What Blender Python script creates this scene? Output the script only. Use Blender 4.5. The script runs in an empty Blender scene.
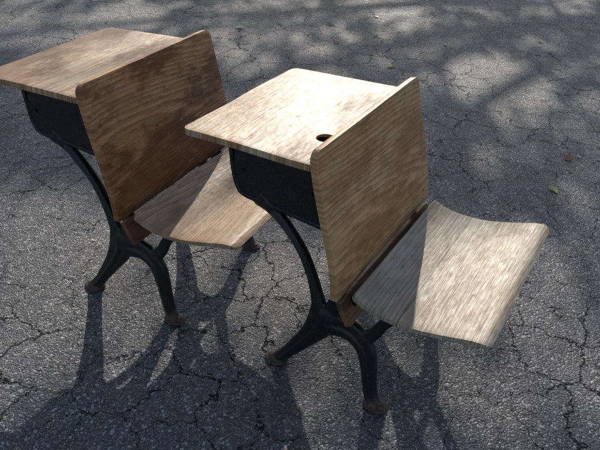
import bpy, bmesh, math, random
import numpy as np
from mathutils import Vector, Matrix, noise as mnoise
random.seed(7); rng=np.random.default_rng(11)
scene=bpy.context.scene
SUN_AZ=2.7; SUN_EL=30.0
az,el=math.radians(SUN_AZ),math.radians(SUN_EL)
SUN=Vector((math.sin(az)*math.cos(el),math.cos(az)*math.cos(el),math.sin(el)))

# ---------------------------------------------------------------- node helper
class N:
    def __init__(s,name):
        s.m=bpy.data.materials.new(name); s.m.use_nodes=True
        s.t=s.m.node_tree; s.n=s.t.nodes; s.l=s.t.links
        s.b=s.n['Principled BSDF']; s.tc=s.n.new('ShaderNodeTexCoord')
    def put(s,sock,v):
        if hasattr(v,'is_output') or isinstance(v,bpy.types.NodeSocket): s.l.new(v,sock)
        else: sock.default_value=v
    def ma(s,op,a,b=0.0,c=None,clamp=False):
        n=s.n.new('ShaderNodeMath'); n.operation=op; n.use_clamp=clamp
        s.put(n.inputs[0],a); s.put(n.inputs[1],b)
        if c is not None: s.put(n.inputs[2],c)
        return n.outputs[0]
    def comb(s,x,y,z):
        n=s.n.new('ShaderNodeCombineXYZ')
        for i,v in enumerate((x,y,z)): s.put(n.inputs[i],v)
        return n.outputs[0]
    def sep(s,v):
        n=s.n.new('ShaderNodeSeparateXYZ'); s.l.new(v,n.inputs[0]); return n.outputs
    def vm(s,op,a,b):
        n=s.n.new('ShaderNodeVectorMath'); n.operation=op; s.put(n.inputs[0],a); s.put(n.inputs[1],b); return n.outputs[0]
    def noise(s,v,scale=1,detail=3,rough=.5,col=False,dim='2D'):
        n=s.n.new('ShaderNodeTexNoise'); n.noise_dimensions=dim; s.l.new(v,n.inputs['Vector']); n.inputs['Scale'].default_value=scale
        n.inputs['Detail'].default_value=detail; n.inputs['Roughness'].default_value=rough
        return n.outputs['Color' if col else 'Fac']
    def vor(s,v,scale,feature='F1',rand=1.0,dim='3D'):
        n=s.n.new('ShaderNodeTexVoronoi'); n.voronoi_dimensions=dim; n.feature=feature; s.l.new(v,n.inputs['Vector']); n.inputs['Scale'].default_value=scale
        n.inputs['Randomness'].default_value=rand
        return n.outputs
    def ss(s,v,a,b,lo=0.0,hi=1.0):
        n=s.n.new('ShaderNodeMapRange'); n.interpolation_type='SMOOTHSTEP'; s.put(n.inputs[0],v)
        n.inputs[1].default_value=a; n.inputs[2].default_value=b; n.inputs[3].default_value=lo; n.inputs[4].default_value=hi
        return n.outputs[0]
    def mix(s,f,a,b,mode='MIX'):
        n=s.n.new('ShaderNodeMix'); n.data_type='RGBA'; n.blend_type=mode
        s.put(n.inputs[0],f)
        for sk,v in ((n.inputs[6],a),(n.inputs[7],b)):
            if isinstance(v,tuple): sk.default_value=(*v,1) if len(v)==3 else v
            else: s.l.new(v,sk)
        return n.outputs[2]
    def bump(s,h,dist,strength=1.0,prev=None):
        n=s.n.new('ShaderNodeBump'); s.l.new(h,n.inputs['Height']); n.inputs['Distance'].default_value=dist
        n.inputs['Strength'].default_value=strength
        if prev is not None: s.l.new(prev,n.inputs['Normal'])
        return n.outputs[0]

# ---------------------------------------------------------------- materials
def asphalt():
    N_=N('asphalt'); P=N_.tc.outputs['Object']
    w1=N_.vm('SCALE',N_.vm('SUBTRACT',N_.noise(P,8,4,.70,True),(.5,.5,.5)),(0,0,0)); w1.node.inputs['Scale'].default_value=.14
    Q=N_.vm('ADD',P,w1)
    d1=N_.vor(Q,5.4,'DISTANCE_TO_EDGE',1,'2D')[0]
    d2=N_.vor(N_.vm('ADD',Q,(3.3,1.7,0)),12,'DISTANCE_TO_EDGE',1,'2D')[0]
    big=N_.noise(P,1.4,3,.6); mid=N_.noise(P,11,4,.7)
    width=N_.ma('MULTIPLY_ADD',N_.ss(big,.36,.62),.022,N_.ma('MULTIPLY_ADD',mid,.026,-.004))
    m1=N_.ma('SUBTRACT',1.0,N_.ss(N_.ma('DIVIDE',d1,width),.2,1.0))
    pres=N_.ss(N_.noise(N_.vm('ADD',P,(9,4,0)),1.5,2),.44,.58)
    m2=N_.ma('MULTIPLY',N_.ma('SUBTRACT',1.0,N_.ss(d2,.004,.026)),N_.ma('MULTIPLY',pres,.75))
    crack=N_.ma('MAXIMUM',m1,m2)
    v1=N_.vor(P,150,dim='2D'); v2=N_.vor(P,330,dim='2D')
    g1=N_.sep(v1[1])[0]; g2=N_.sep(v2[1])[1]
    base=N_.mix(N_.ss(big,.3,.7),(.043,.046,.050),(.072,.074,.078))
    base=N_.mix(N_.ss(mid,.35,.7),base,(.088,.088,.089))
    stone=N_.mix(g1,(.026,.027,.030),(.140,.140,.140))
    base=N_.mix(.58,base,stone)
    base=N_.mix(N_.ma('MULTIPLY',N_.ss(g2,.85,.95),.85),base,(.27,.27,.265))
    base=N_.mix(N_.ma('MULTIPLY',N_.ss(g1,.93,.97),.85),base,(.36,.355,.34))
    st=N_.noise(N_.vm('ADD',P,(21,3,0)),3.2,4,.65)
    base=N_.mix(N_.ma('MULTIPLY',N_.ss(st,.54,.68),.35),base,(.026,.027,.029))
    base=N_.mix(N_.ma('MULTIPLY',crack,.93),base,(.005,.005,.006))
    N_.l.new(base,N_.b.inputs['Base Color'])
    N_.l.new(N_.ma('MULTIPLY_ADD',g2,-.40,.88),N_.b.inputs['Roughness'])
    N_.l.new(N_.ma('MULTIPLY_ADD',crack,-.30,.38),N_.b.inputs['Specular IOR Level'])
    h=N_.ma('MULTIPLY',N_.ma('SUBTRACT',1.0,v1[0]),.0026)
    h=N_.ma('ADD',h,N_.ma('MULTIPLY',g1,.0028))
    h=N_.ma('ADD',h,N_.ma('MULTIPLY',mid,.008))
    h=N_.ma('SUBTRACT',h,N_.ma('MULTIPLY',m1,.007))
    N_.l.new(N_.bump(h,1.0,.85),N_.b.inputs['Normal'])
    return N_.m

def wood(name,light,dark,stain,pale,axis,seed,stain_amt=.6,pale_amt=.4,rough=.42,plank=.14,edge=.27,freq=60,ringc=.6,side_dark=None,spec=.5,fig=15,streak=.16):
    """grime=(socket 'X'/'Z', from, to, amount): darker tone that is heavier towards one side of the board; on desktops old varnish/dirt"""
    N_=N(name); X,Y,Z=N_.sep(N_.tc.outputs['Object'])
    p={'X':X,'Z':Z}[axis]
    pl=N_.ma('DIVIDE',N_.ma('ADD',p,seed*.37+.03),plank)
    idx=N_.ma('FLOOR',pl); fr=N_.ma('FRACT',pl)
    off=N_.ma('MULTIPLY_ADD',idx,7.31,seed*3.7)
    def v(a,b,o=None): return N_.comb(N_.ma('MULTIPLY_ADD',p,a,off if o is None else o),N_.ma('MULTIPLY',Y,b),0)
    n1=N_.noise(v(4.2,.95),1,1,.35)
    n2=N_.noise(v(45,3.0),1,2,.6)
    r=N_.ma('ADD',N_.ma('ADD',N_.ma('MULTIPLY',p,freq),N_.ma('MULTIPLY',n1,fig)),N_.ma('MULTIPLY',n2,1.2))
    ring=N_.ma('FRACT',r)
    ring=N_.ma('MULTIPLY',N_.ss(ring,.10,.88),N_.ss(ring,.89,1.0,1,0))
    pore=N_.noise(v(480,10),1,2,.6)
    pore=N_.ss(pore,.48,.68)
    blot=N_.noise(v(8,4.2,seed*5.1),1,4,.66)
    blot2=N_.noise(v(5.5,3.2,seed*9.1+4),1,4,.7)
    fine=N_.noise(v(60,24,seed*1.7),1,4,.74)
    dull=N_.noise(v(150,4,seed+2.),1,2,.6)
    ringm=N_.ma('MULTIPLY',ring,N_.ma('MULTIPLY_ADD',blot2,1.3*ringc,ringc*.30))
    c=N_.mix(ringm,light,dark)
    sb=N_.ma('ADD',blot,N_.ma('MULTIPLY',N_.ma('SUBTRACT',fine,.5),.28))
    if side_dark:
        q={'X':X,'Z':Z}[side_dark[0]]; sb=N_.ma('ADD',sb,N_.ss(q,side_dark[1],side_dark[2],0,side_dark[3]))
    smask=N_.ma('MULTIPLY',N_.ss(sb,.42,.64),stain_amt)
    c=N_.mix(smask,c,stain)
    ed=N_.ss(N_.ma('ADD',N_.ma('ABSOLUTE',Y),N_.ma('MULTIPLY',N_.ma('SUBTRACT',fine,.5),.06)),edge-.030,edge+.012)
    pm=N_.ma('MAXIMUM',N_.ma('MULTIPLY',N_.ss(N_.ma('ADD',blot2,N_.ma('MULTIPLY',N_.ma('SUBTRACT',dull,.5),streak)),.44,.66),pale_amt),N_.ma('MULTIPLY',ed,.5))
    palec=N_.mix(N_.ma('MULTIPLY',ring,.5),pale,tuple(a*.4+b*.6 for a,b in zip(light,dark)))
    pm=N_.ma('MULTIPLY',pm,N_.ma('SUBTRACT',1.0,N_.ma('MULTIPLY',smask,.6)))
    c=N_.mix(pm,c,palec)
    c=N_.mix(N_.ma('MULTIPLY',pore,.46),c,tuple(a*.38 for a in dark))
    c=N_.mix(N_.ma('MULTIPLY',N_.ss(fine,.59,.75),.6),c,tuple(a*.5 for a in stain))
    c=N_.mix(N_.ma('MULTIPLY',N_.ss(fine,.38,.26),.2),c,tuple(min(1,a*1.15) for a in pale))
    tone=N_.ma('MULTIPLY_ADD',N_.noise(N_.comb(off,0.3,0.7),1,0),.5,.74)
    c=N_.mix(1.0,c,N_.comb(tone,tone,tone),'MULTIPLY')
    seam=N_.ma('MINIMUM',fr,N_.ma('SUBTRACT',1.0,fr))
    sm=N_.ma('MULTIPLY',N_.ss(seam,.003,.009,1,0),.6)
    c=N_.mix(sm,c,(.02,.012,.007))
    N_.l.new(c,N_.b.inputs['Base Color'])
    N_.l.new(N_.ma('MULTIPLY_ADD',fine,.28,N_.ma('MULTIPLY_ADD',pm,.06,rough-.12)),N_.b.inputs['Roughness'])
    N_.l.new(N_.ma('MULTIPLY_ADD',smask,-spec*.55,spec),N_.b.inputs['Specular IOR Level'])
    h=N_.ma('ADD',N_.ma('MULTIPLY',ring,-.00020),N_.ma('MULTIPLY',pore,-.00025))
    h=N_.ma('ADD',h,N_.ma('MULTIPLY',blot,.004)); h=N_.ma('ADD',h,N_.ma('MULTIPLY',fine,.0008))
    N_.l.new(N_.bump(h,1.0,.9),N_.b.inputs['Normal'])
    return N_.m

def iron():
    N_=N('cast_iron'); P=N_.tc.outputs['Object']; Z=N_.sep(P)[2]
    n=N_.noise(P,14,4,.65,dim='3D'); f=N_.noise(P,160,3,.7,dim='3D')
    low=N_.ss(N_.ma('ADD',Z,N_.ma('MULTIPLY',N_.ma('SUBTRACT',n,.5),.10)),.0,.05,1,0)
    rust=N_.ma('MAXIMUM',N_.ma('MULTIPLY',low,N_.ma('MULTIPLY_ADD',f,.9,.35)),N_.ma('MULTIPLY',N_.ss(n,.58,.74),.40))
    c=N_.mix(N_.ss(f,.3,.7),(.006,.0075,.0075),(.014,.016,.016))
    rc=N_.mix(N_.ss(f,.35,.65),(.055,.025,.016),(.15,.078,.052))
    N_.l.new(N_.mix(rust,c,rc),N_.b.inputs['Base Color'])
    N_.l.new(N_.ma('MULTIPLY_ADD',rust,.35,N_.ma('MULTIPLY_ADD',f,.24,.30)),N_.b.inputs['Roughness'])
    N_.b.inputs['Specular IOR Level'].default_value=.4
    N_.l.new(N_.bump(N_.ma('ADD',N_.ma('MULTIPLY',f,.0012),N_.ma('MULTIPLY',n,.003)),1.0,.85),N_.b.inputs['Normal'])
    return N_.m
def simple(name,c1,c2,scale=20,rough=.6,trans=0):
    N_=N(name); P=N_.tc.outputs['Object']
    N_.l.new(N_.mix(N_.ss(N_.noise(P,scale,2,dim='3D'),.3,.7),c1,c2),N_.b.inputs['Base Color']); N_.b.inputs['Roughness'].default_value=rough
    return N_.m

# ---------------------------------------------------------------- mesh helpers
def mesh_obj(name,verts,faces,mat,parent=None,smooth=True):
    me=bpy.data.meshes.new(name); me.from_pydata([tuple(v) for v in verts],[],faces); me.update()
    if smooth: me.polygons.foreach_set('use_smooth',[True]*len(me.polygons))
    if mat: me.materials.append(mat)
    o=bpy.data.objects.new(name,me); scene.collection.objects.link(o)
    if parent: o.parent=parent
    return o
def catmull(pts,n=8):
    P=[np.array(p,float) for p in pts]; P=[2*P[0]-P[1]]+P+[2*P[-1]-P[-2]]; out=[]
    for i in range(1,len(P)-2):
        for k in range(n):
            t=k/n; a,b,c,d=P[i-1:i+3]
            out.append(.5*((2*b)+(-a+c)*t+(2*a-5*b+4*c-d)*t*t+(-a+3*b-3*c+d)*t**3))
    out.append(P[-2]); return out
def apply_mods(o):
    dg=bpy.context.evaluated_depsgraph_get(); me=bpy.data.meshes.new_from_object(o.evaluated_get(dg))
    o.modifiers.clear(); o.data=me
def board(name,prof,hw0,hw1,th,r0,r1,mat,parent,bev=.004,seed=0,wav=.0014):
    """prof: (x,z) list; top surface follows it; thickness goes to the -normal side"""
    C=catmull([(a,b) for a,b in prof],10); C=np.array(C)
    seg=np.r_[0,np.cumsum(np.linalg.norm(np.diff(C,axis=0),axis=1))]; L=seg[-1]
    r0=max(r0,.0005); r1=max(r1,.0005)
    S=sorted(set([round(r0*(1-math.cos(a)),6) for a in np.linspace(0,math.pi/2,8)]+[round(L-r1*(1-math.cos(a)),6) for a in np.linspace(0,math.pi/2,8)]+[round(x,6) for x in np.linspace(r0,L-r1,16)]))
    nv=33; V=[];top=[]
    for s in S:
        x=np.interp(s,seg,C[:,0]); z=np.interp(s,seg,C[:,1])
        s2=min(s+.004,L); s1=max(s-.004,0)
        t=np.array([np.interp(s2,seg,C[:,0])-np.interp(s1,seg,C[:,0]),np.interp(s2,seg,C[:,1])-np.interp(s1,seg,C[:,1])]); t/=np.linalg.norm(t)
        n=np.array([-t[1],t[0]])
        hw=hw0+(hw1-hw0)*s/L
        if s<r0: hw-=r0-math.sqrt(max(r0*r0-(r0-s)**2,0))
        if s>L-r1: hw-=r1-math.sqrt(max(r1*r1-(r1-(L-s))**2,0))
        row=[]
        for j in range(nv):
            y=-hw+2*hw*j/(nv-1)
            e=mnoise.noise(Vector((s*6,y*5,seed*3.1)))*wav*2
            ex=mnoise.noise(Vector((y*9,s*3,seed+7.7)))*wav+mnoise.noise(Vector((y*30,s*3,seed+1.7)))*wav*.4
            ey=mnoise.noise(Vector((s*14,seed+3.7,np.sign(y)*3)))*wav if abs(y)>hw*.9 else 0
            row.append(((x+n[0]*e+t[0]*ex,y+ey,z+n[1]*e+t[1]*ex),(x+n[0]*(e-th)+t[0]*ex,y+ey,z+n[1]*(e-th)+t[1]*ex)))
        top.append(row)
    ns=len(S)
    for row in top: V+= [a for a,b in row]
    for row in top: V+= [b for a,b in row]
    o=ns*nv; F=[]
    for i in range(ns-1):
        for j in range(nv-1):
            a=i*nv+j; F.append((a,a+1,a+nv+1,a+nv)); F.append((o+a,o+a+nv,o+a+nv+1,o+a+1))
    for j in range(nv-1):
        F.append((j,o+j,o+j+1,j+1)); a=(ns-1)*nv+j; F.append((a,a+1,o+a+1,o+a))
    for i in range(ns-1):
        a=i*nv; F.append((a,a+nv,o+a+nv,o+a)); a=i*nv+nv-1; F.append((a,o+a,o+a+nv,a+nv))
    ob=mesh_obj(name,V,F,mat,parent)
    bm=bmesh.new(); bm.from_mesh(ob.data); bmesh.ops.recalc_face_normals(bm,faces=bm.faces); bm.to_mesh(ob.data); bm.free()
    m=ob.modifiers.new('b','BEVEL'); m.width=bev; m.segments=3; m.limit_method='ANGLE'; m.angle_limit=math.radians(50)
    return ob
def strut(bm,pts,y,th,n=7,sec=12,e=.55):
    C=catmull([(p[0],p[1],p[2],p[3] if len(p)>3 else 0) for p in pts],n); rings=[]
    for i,c in enumerate(C):
        a=C[max(i-1,0)];b=C[min(i+1,len(C)-1)]; t=np.array([b[0]-a[0],b[1]-a[1]]); t/=np.linalg.norm(t)+1e-9; nn=(-t[1],t[0])
        ring=[]
        for k in range(sec):
            q=2*math.pi*k/sec; cu=math.copysign(abs(math.cos(q))**e,math.cos(q))*c[2]/2; sv=math.copysign(abs(math.sin(q))**e,math.sin(q))*th/2
            ring.append(bm.verts.new((c[0]+nn[0]*cu,y+c[3]+sv,c[1]+nn[1]*cu)))
        rings.append(ring)
    for a,b in zip(rings[:-1],rings[1:]):
        for k in range(sec): bm.faces.new((a[k],a[(k+1)%sec],b[(k+1)%sec],b[k]))
    bm.faces.new(rings[0][::-1]); bm.faces.new(rings[-1])
def blob(bm,x,y,z,rx,ry,rz):
    r=bmesh.ops.create_uvsphere(bm,u_segments=16,v_segments=10,radius=1)
    for v in r['verts']: v.co=Vector((x+v.co.x*rx,y+v.co.y*ry,max(z+v.co.z*rz,.001)))

IRON=iron()
def plate(name,outline,y0,y1,parent,bev=.002):
    n=len(outline); V=[(x,y0,z) for x,z in outline]+[(x,y1,z) for x,z in outline]
    F=[tuple(range(n)),tuple(range(2*n-1,n-1,-1))]+[(i,n+i,n+(i+1)%n,(i+1)%n) for i in range(n)]
    o=mesh_obj(name,V,F,IRON,parent,False)
    bm=bmesh.new(); bm.from_mesh(o.data); bmesh.ops.recalc_face_normals(bm,faces=bm.faces); bm.to_mesh(o.data); bm.free()
    m=o.modifiers.new('b','BEVEL'); m.width=bev; m.segments=2
    return o

def school_desk(loc,yaw,mats,hole,seed):
    e=bpy.data.objects.new('school_desk',None); scene.collection.objects.link(e)
    e.location=(loc[0],loc[1],0); e.rotation_euler=(0,0,math.radians(yaw)); e.empty_display_size=.2
    mt,mb,ms,ml=mats
    dt=board('desktop',[(-.487,.679),(-.35,.688),(-.2,.697),(-.083,.7037)],.270,.281,.017,.022,.004,mt,e,.004,seed)
    if hole:
        bm=bmesh.new(); bmesh.ops.create_cone(bm,cap_ends=True,segments=40,radius1=.024,radius2=.024,depth=.2,matrix=Matrix.Translation((-.148,-.138,.70)))
        me=bpy.data.meshes.new('c'); bm.to_mesh(me); bm.free(); c=bpy.data.objects.new('c',me); scene.collection.objects.link(c); c.parent=e
        m=dt.modifiers.new('h','BOOLEAN'); m.operation='DIFFERENCE'; m.object=c; m.solver='EXACT'
        bpy.context.view_layer.update(); apply_mods(dt); bpy.data.objects.remove(c)
        for p in dt.data.polygons: p.use_smooth=True
        try: dt.data.set_sharp_from_angle(angle=math.radians(40))
        except Exception: pass
        # iron ink-well cup hanging in the hole
        bm=bmesh.new(); bmesh.ops.create_cone(bm,cap_ends=False,segments=32,radius1=.018,radius2=.0235,depth=.04,matrix=Matrix.Translation((-.148,-.138,.672)))
        bmesh.ops.create_circle(bm,cap_ends=True,segments=32,radius=.0185,matrix=Matrix.Translation((-.148,-.138,.6525)))
        me=bpy.data.meshes.new('ink_well'); bm.to_mesh(me); bm.free(); me.materials.append(IRON); c=bpy.data.objects.new('ink_well',me); scene.collection.objects.link(c); c.parent=e
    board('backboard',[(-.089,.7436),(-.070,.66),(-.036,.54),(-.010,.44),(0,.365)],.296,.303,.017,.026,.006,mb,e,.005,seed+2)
    board('lower_back_slat',[(.004,.357),(.020,.325),(.040,.292)],.285,.285,.015,.004,.006,ml,e,.004,seed+3)
    board('seat',[(.032,.385),(.055,.371),(.11,.362),(.19,.366),(.27,.386),(.33,.405),(.358,.408),(.374,.399)],.276,.288,.012,.012,.024,ms,e,.004,seed+4)
    for sgn in (-1,1):
        y=sgn*.236
        plate('box_side',[(-.345,.665),(-.350,.60),(-.338,.548),(-.315,.528),(-.05,.520),(-.085,.668)],y-.004,y+.004,e)
    plate('box_floor',[(-.335,.536),(-.07,.529),(-.07,.535),(-.335,.542)],-.2315,.2315,e,.001)
    plate('box_front_lip',[(-.338,.655),(-.338,.640),(-.333,.640),(-.333,.655)],-.2315,.2315,e,.001)
    plate('box_rear',[(-.098,.66),(-.092,.66),(-.066,.54),(-.072,.54)],-.2315,.2315,e,.001)
    bm=bmesh.new()
    for sgn in (-1,1):
        y=sgn*.231
        strut(bm,[(-.275,.535,.05),(-.235,.515,.034),(-.185,.475,.026),(-.140,.420,.026),(-.107,.355,.028),(-.085,.290,.038),(-.066,.225,.060)],y,.024)
        strut(bm,[(-.36,.672,.012),(-.352,.60,.012),(-.338,.55,.012),(-.31,.530,.014),(-.2,.524,.014),(-.06,.516,.016)],y+sgn*.004,.018)
        strut(bm,[(-.108,.66,.022),(-.074,.54,.022),(-.040,.42,.024),(-.026,.34,.034),(-.040,.25,.06)],y,.022)
        strut(bm,[(-.060,.26,.085),(-.075,.20,.078),(-.105,.145,.058),(-.138,.095,.046),(-.168,.050,.038),(-.190,.018,.042),(-.198,.006,.044)],y,.028)
        strut(bm,[(-.072,.21,.07),(-.02,.232,.074),(.030,.226,.066),(.066,.192,.058),(.082,.140,.048),(.090,.090,.042),(.100,.040,.038),(.112,.008,.046)],y,.028)
        strut(bm,[(.045,.210,.05),(.085,.255,.036),(.112,.305,.03),(.15,.338,.026),(.21,.348,.022),(.30,.374,.016)],y,.022)
        strut(bm,[(-.03,.25,.05),(-.005,.30,.04),(.02,.335,.03),(.07,.350,.02),(.16,.346,.016)],y,.02)
        strut(bm,[(-.225,.512,.010),(-.137,.418,.010),(-.080,.285,.012),(-.070,.21,.014),(-.135,.098,.012),(-.19,.02,.012)],y,.038)
        strut(bm,[(-.06,.222,.012),(.02,.226,.012),(.068,.18,.012),(.088,.09,.012),(.108,.012,.012)],y,.038)
        for fx in (-.203,.118):
            blob(bm,fx,y,.005,.038,.030,.008); blob(bm,fx,y,.010,.026,.020,.012)
        blob(bm,-.055,y,.235,.05,.018,.045)
    me=bpy.data.meshes.new('iron_standards'); bm.to_mesh(me); bm.free(); me.materials.append(IRON)
    o=bpy.data.objects.new('iron_standards',me); scene.collection.objects.link(o); o.parent=e
    m=o.modifiers.new('r','REMESH'); m.mode='VOXEL'; m.voxel_size=.0032; m.use_smooth_shade=True
    s=o.modifiers.new('s','SMOOTH'); s.factor=.5; s.iterations=3
    bpy.context.view_layer.update(); apply_mods(o); o.data.materials.clear(); o.data.materials.append(IRON)
    for p in o.data.polygons: p.use_smooth=True
    bm=bmesh.new()
    def rod(x,z,r,y0,y1):
        bmesh.ops.create_cone(bm,cap_ends=True,segments=14,radius1=r,radius2=r,depth=abs(y1-y0),matrix=Matrix.Translation((x,(y0+y1)/2,z))@Matrix.Rotation(math.pi/2,4,'X'))
    for sgn in (-1,1):
        for x,z in ((-.055,.235),(-.02,.235),(-.32,.60),(-.12,.60)): rod(x,z,.005,sgn*.238,sgn*.246)
        for fx in (-.222,.137): bmesh.ops.create_cone(bm,cap_ends=True,segments=8,radius1=.006,radius2=.005,depth=.012,matrix=Matrix.Translation((fx,sgn*.231,.012)))
    me=bpy.data.meshes.new('bolts'); bm.to_mesh(me); bm.free(); me.materials.append(IRON)
    o=bpy.data.objects.new('bolts',me); scene.collection.objects.link(o); o.parent=e
    return e

A_top=wood('desktop_wood_a',(.52,.32,.165),(.27,.135,.056),(.24,.11,.042),(.62,.50,.36),'X',1.3,.70,.8,.43,plank=.20,edge=.32,side_dark=('X',-.28,-.48,.24),spec=.48,freq=62,fig=9)
A_back=wood('backboard_wood_a',(.53,.285,.115),(.25,.105,.034),(.24,.105,.038),(.57,.38,.20),'Z',2.1,.7,.5,.47,plank=1.0,edge=.305,ringc=.75,freq=56,fig=13)
A_seat=wood('seat_wood_a',(.43,.335,.225),(.22,.155,.095),(.26,.185,.118),(.50,.425,.325),'X',3.4,.5,.6,.48,plank=.36,edge=.30,ringc=.7,spec=.42,freq=54,fig=14)
A_low=wood('slat_wood_a',(.30,.14,.055),(.14,.055,.020),(.16,.065,.025),(.34,.20,.10),'Z',4.4,.5,.3,.5,plank=2.0,edge=.30)
B_top=wood('desktop_wood_b',(.52,.32,.165),(.25,.120,.048),(.19,.082,.031),(.58,.46,.32),'X',5.2,.75,.7,.43,plank=.19,edge=.32,side_dark=('X',-.30,-.48,.20),freq=62,fig=9)
B_back=wood('backboard_wood_b',(.52,.245,.082),(.19,.068,.021),(.14,.045,.015),(.56,.34,.155),'Z',5.8,.85,.5,.42,plank=1.0,edge=.308,side_dark=('Z',.60,.42,.18),ringc=.75,freq=56,fig=14)  # backboard goes over to its darker tone towards the bottom edge
B_seat=wood('seat_wood_b',(.46,.30,.175),(.24,.135,.068),(.26,.145,.077),(.54,.41,.28),'X',7.7,.55,.55,.46,plank=.36,edge=.30,ringc=.7,spec=.42,freq=56,fig=12)
B_low=wood('slat_wood_b',(.22,.08,.035),(.11,.033,.014),(.12,.04,.018),(.27,.13,.06),'Z',8.1,.5,.3,.5,plank=2.0,edge=.30)
school_desk((.2449,1.4910),-28.742,(A_top,A_back,A_seat,A_low),True,1)
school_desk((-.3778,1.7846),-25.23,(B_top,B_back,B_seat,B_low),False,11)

# ---------------------------------------------------------------- ground
mesh_obj('asphalt_ground',[(-150,-150,0),(150,-150,0),(150,150,0),(-150,150,0)],[(0,1,2,3)],asphalt(),None,False)

# ---------------------------------------------------------------- fallen leaves
LM=[simple('leaf_orange',(.45,.10,.03),(.30,.06,.02)),simple('leaf_green',(.16,.22,.03),(.26,.30,.05)),simple('leaf_yellow',(.42,.38,.08),(.30,.30,.08)),simple('leaf_pale',(.45,.42,.36),(.32,.28,.22)),simple('leaf_brown',(.14,.075,.035),(.08,.04,.02))]
V=[];F=[];MI=[]
def leaf(x,y,s,rot,mi,curl):
    out=[(0,-1.25,.02),(0,-1,0),(.38,-.55,1),(.52,0,1),(.34,.5,1),(0,1,0),(-.34,.5,1),(-.52,0,1),(-.38,-.55,1)]
    b=len(V); c,sn=math.cos(rot),math.sin(rot)
    pts=[(0,-.5,0),(0,0,0),(0,.5,0)]
    for u,v,k in out+pts:
        zz=.004+ (abs(u)*curl+ .12*v*v*curl)*s
        V.append((x+(u*c-v*sn)*s,y+(u*sn+v*c)*s,zz))
    o=b+len(out)
    for f in ((1,2,9),(2,3,10,9),(3,4,11,10),(4,5,11),(5,6,11),(6,7,10,11),(7,8,9,10),(8,1,9)):
        F.append(tuple((b+i if i<9 else o+i-9) for i in f)); MI.append(mi)
for a in ((1.25,2.81,.030,1.2,0,.6),(1.09,2.50,.032,.3,1,.5),(.49,3.91,.030,2.0,2,.5),(-.50,4.48,.034,1.5,3,.4),(.47,4.95,.026,.6,3,.4),(1.31,2.84,.016,.2,3,.4),(1.6,4.6,.026,.5,4,.5),(.9,4.4,.018,2.5,2,.4)): leaf(*a)
for i in range(34):
    leaf(random.uniform(-2.2,2.3),random.uniform(1.1,6.5),random.uniform(.004,.010),random.uniform(0,6.28),random.choice((4,4,4,4,3)),random.uniform(.2,.8))
fl=mesh_obj('fallen_leaves',V,F,None,None)
for m in LM: fl.data.materials.append(m)
fl.data.polygons.foreach_set('material_index',MI)

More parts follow.
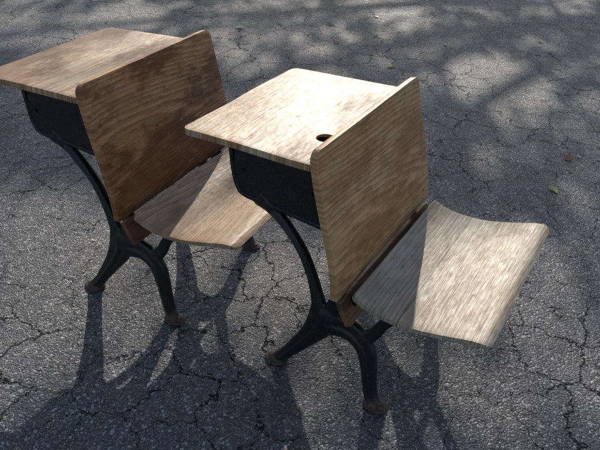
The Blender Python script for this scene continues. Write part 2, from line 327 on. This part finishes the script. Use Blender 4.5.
# ---------------------------------------------------------------- trees beyond the frame (they throw the dappled shade)
BARK=simple('bark',(.10,.075,.055),(.05,.038,.028),9,.9)
LEAF=simple('tree_leaf',(.055,.105,.022),(.10,.15,.035),1.5,.55)
openings=[(-1.64,4.20,.28),(-1.29,4.62,.26),(1.14,3.81,.30),(.62,5.4,.28),(-.9,1.62,.38)]
def keep(g):
    x,y=g
    for ox,oy,r in openings:
        if (x-ox)**2+((y-oy)*.7)**2<r*r: return 0
    n=mnoise.noise(Vector((x*1.6,y*1.1,3.3)))*.4+mnoise.noise(Vector((x*4.5,y*3.2,8.3)))*.45
    if y<.95 and abs(x)<1.6: return max(0,.02+n*.22)
    if y<2.2: return max(0,min(1,.26+n*.9))
    return max(0,min(1,.57+n*1.1))
def tree(cx,cy,H,rx,ry,rz,nclump,seed,tx):
    r=random.Random(seed); e=bpy.data.objects.new('oak_tree',None); scene.collection.objects.link(e); e.location=(cx,cy,0)
    bm=bmesh.new()
    def limb(p0,p1,r0,r1,n=6):
        P=[];
        for i in range(n+1):
            t=i/n; p=Vector(p0).lerp(Vector(p1),t)+Vector((r.uniform(-1,1),r.uniform(-1,1),r.uniform(-.5,.5)))*(.05*(Vector(p1)-Vector(p0)).length if 0<i<n else 0)
            P.append((p,r0+(r1-r0)*t))
        prev=None
        for i,(p,rad) in enumerate(P):
            d=(P[min(i+1,n)][0]-P[max(i-1,0)][0]).normalized(); q=d.to_track_quat('Z','Y')
            ring=[bm.verts.new(p+q@Vector((math.cos(k*math.pi/4)*rad,math.sin(k*math.pi/4)*rad,0))) for k in range(8)]
            if prev:
                for k in range(8): bm.faces.new((prev[k],prev[(k+1)%8],ring[(k+1)%8],ring[k]))
            prev=ring
        return [p for p,_ in P]
    top=Vector((tx*.75,.1,H-rz*.5)); limb((tx,0,0),top,.30,.18,8)
    cl=[]
    while len(cl)<nclump:
        v=Vector((r.uniform(-1,1),r.uniform(-1,1),r.uniform(-1,1)))
        if .15<v.length<1: cl.append(Vector((v.x*rx,v.y*ry,H+v.z*rz)))
    mains=[]
    for k in range(9):
        a=k*2*math.pi/9+r.uniform(-.2,.2); end=Vector((math.cos(a)*rx*.6,math.sin(a)*ry*.6,H+r.uniform(-.1,.7)*rz))
        mains+=limb(top+Vector((0,0,r.uniform(-.6,0))),end,.085,.022)[1:]
    verts=[];faces=[]
    for c in cl:
        g=(cx+c.x-SUN.x/SUN.z*c.z, cy+c.y-SUN.y/SUN.z*c.z)
        if g[1]>2.2 and r.random()<.25:
            m=min(mains,key=lambda q:(q-c).length); limb(m,c,.013,.005,3)
        R=r.uniform(.35,.6)
        for _ in range(60):
            d=Vector((r.gauss(0,1),r.gauss(0,1),r.gauss(0,.8)))*R*.6; p=c+d
            g=(cx+p.x-SUN.x/SUN.z*p.z, cy+p.y-SUN.y/SUN.z*p.z)
            if abs(g[0])<3 and -1<g[1]<7 and r.random()>keep(g): continue
            s=r.uniform(.045,.078); q=Vector((r.uniform(-1,1),r.uniform(-1,1),r.uniform(-.2,1))).to_track_quat('Z','Y')
            b=len(verts)
            for u,w in ((0,-1),(.5,-.2),(.3,.6),(0,1),(-.3,.6),(-.5,-.2)): verts.append(p+q@Vector((u*s,w*s,.1*s*abs(u))))
            faces.append(tuple(range(b,b+6)))
    me=bpy.data.meshes.new('trunk_and_limbs'); bm.to_mesh(me); bm.free(); me.materials.append(BARK)
    o=bpy.data.objects.new('trunk_and_limbs',me); scene.collection.objects.link(o); o.parent=e
    mesh_obj('crown',verts,faces,LEAF,e)
tree(.9,15.6,7.2,4.8,3.6,2.7,640,3,3.4)
tree(-6.5,17.5,7.4,4.0,3.6,2.7,300,5,-.5)

# ---------------------------------------------------------------- light
w=bpy.data.worlds.new('World'); scene.world=w; w.use_nodes=True; nt=w.node_tree
sky=nt.nodes.new('ShaderNodeTexSky'); sky.sky_type='NISHITA'; sky.sun_disc=False; sky.sun_elevation=el; sky.sun_rotation=az
bg=nt.nodes['Background']; nt.links.new(sky.outputs[0],bg.inputs[0]); bg.inputs[1].default_value=.15
sl=bpy.data.lights.new('sun','SUN'); sl.energy=5.0; sl.angle=math.radians(.5); sl.color=(1,.93,.82)
so=bpy.data.objects.new('sun',sl); scene.collection.objects.link(so); so.rotation_euler=SUN.to_track_quat('Z','Y').to_euler()
# ---------------------------------------------------------------- camera
cd=bpy.data.cameras.new('camera'); cam=bpy.data.objects.new('camera',cd); scene.collection.objects.link(cam); scene.camera=cam
p=math.radians(33.791); r=math.radians(3.7011)
Fw=Vector((0,math.cos(p),-math.sin(p)));R=Vector((1,0,0));U=Vector((0,math.sin(p),math.cos(p)))
R2=R*math.cos(r)+U*math.sin(r);U2=-R*math.sin(r)+U*math.cos(r)
M=Matrix((R2,U2,-Fw)).transposed().to_4x4(); M.translation=Vector((0,0,1.4069)); cam.matrix_world=M
cd.sensor_width=36; cd.lens=656.1515/600*36; cd.clip_end=500; cd.clip_start=.05
scene.view_settings.view_transform='Standard'; scene.view_settings.look='None'; scene.view_settings.exposure=0
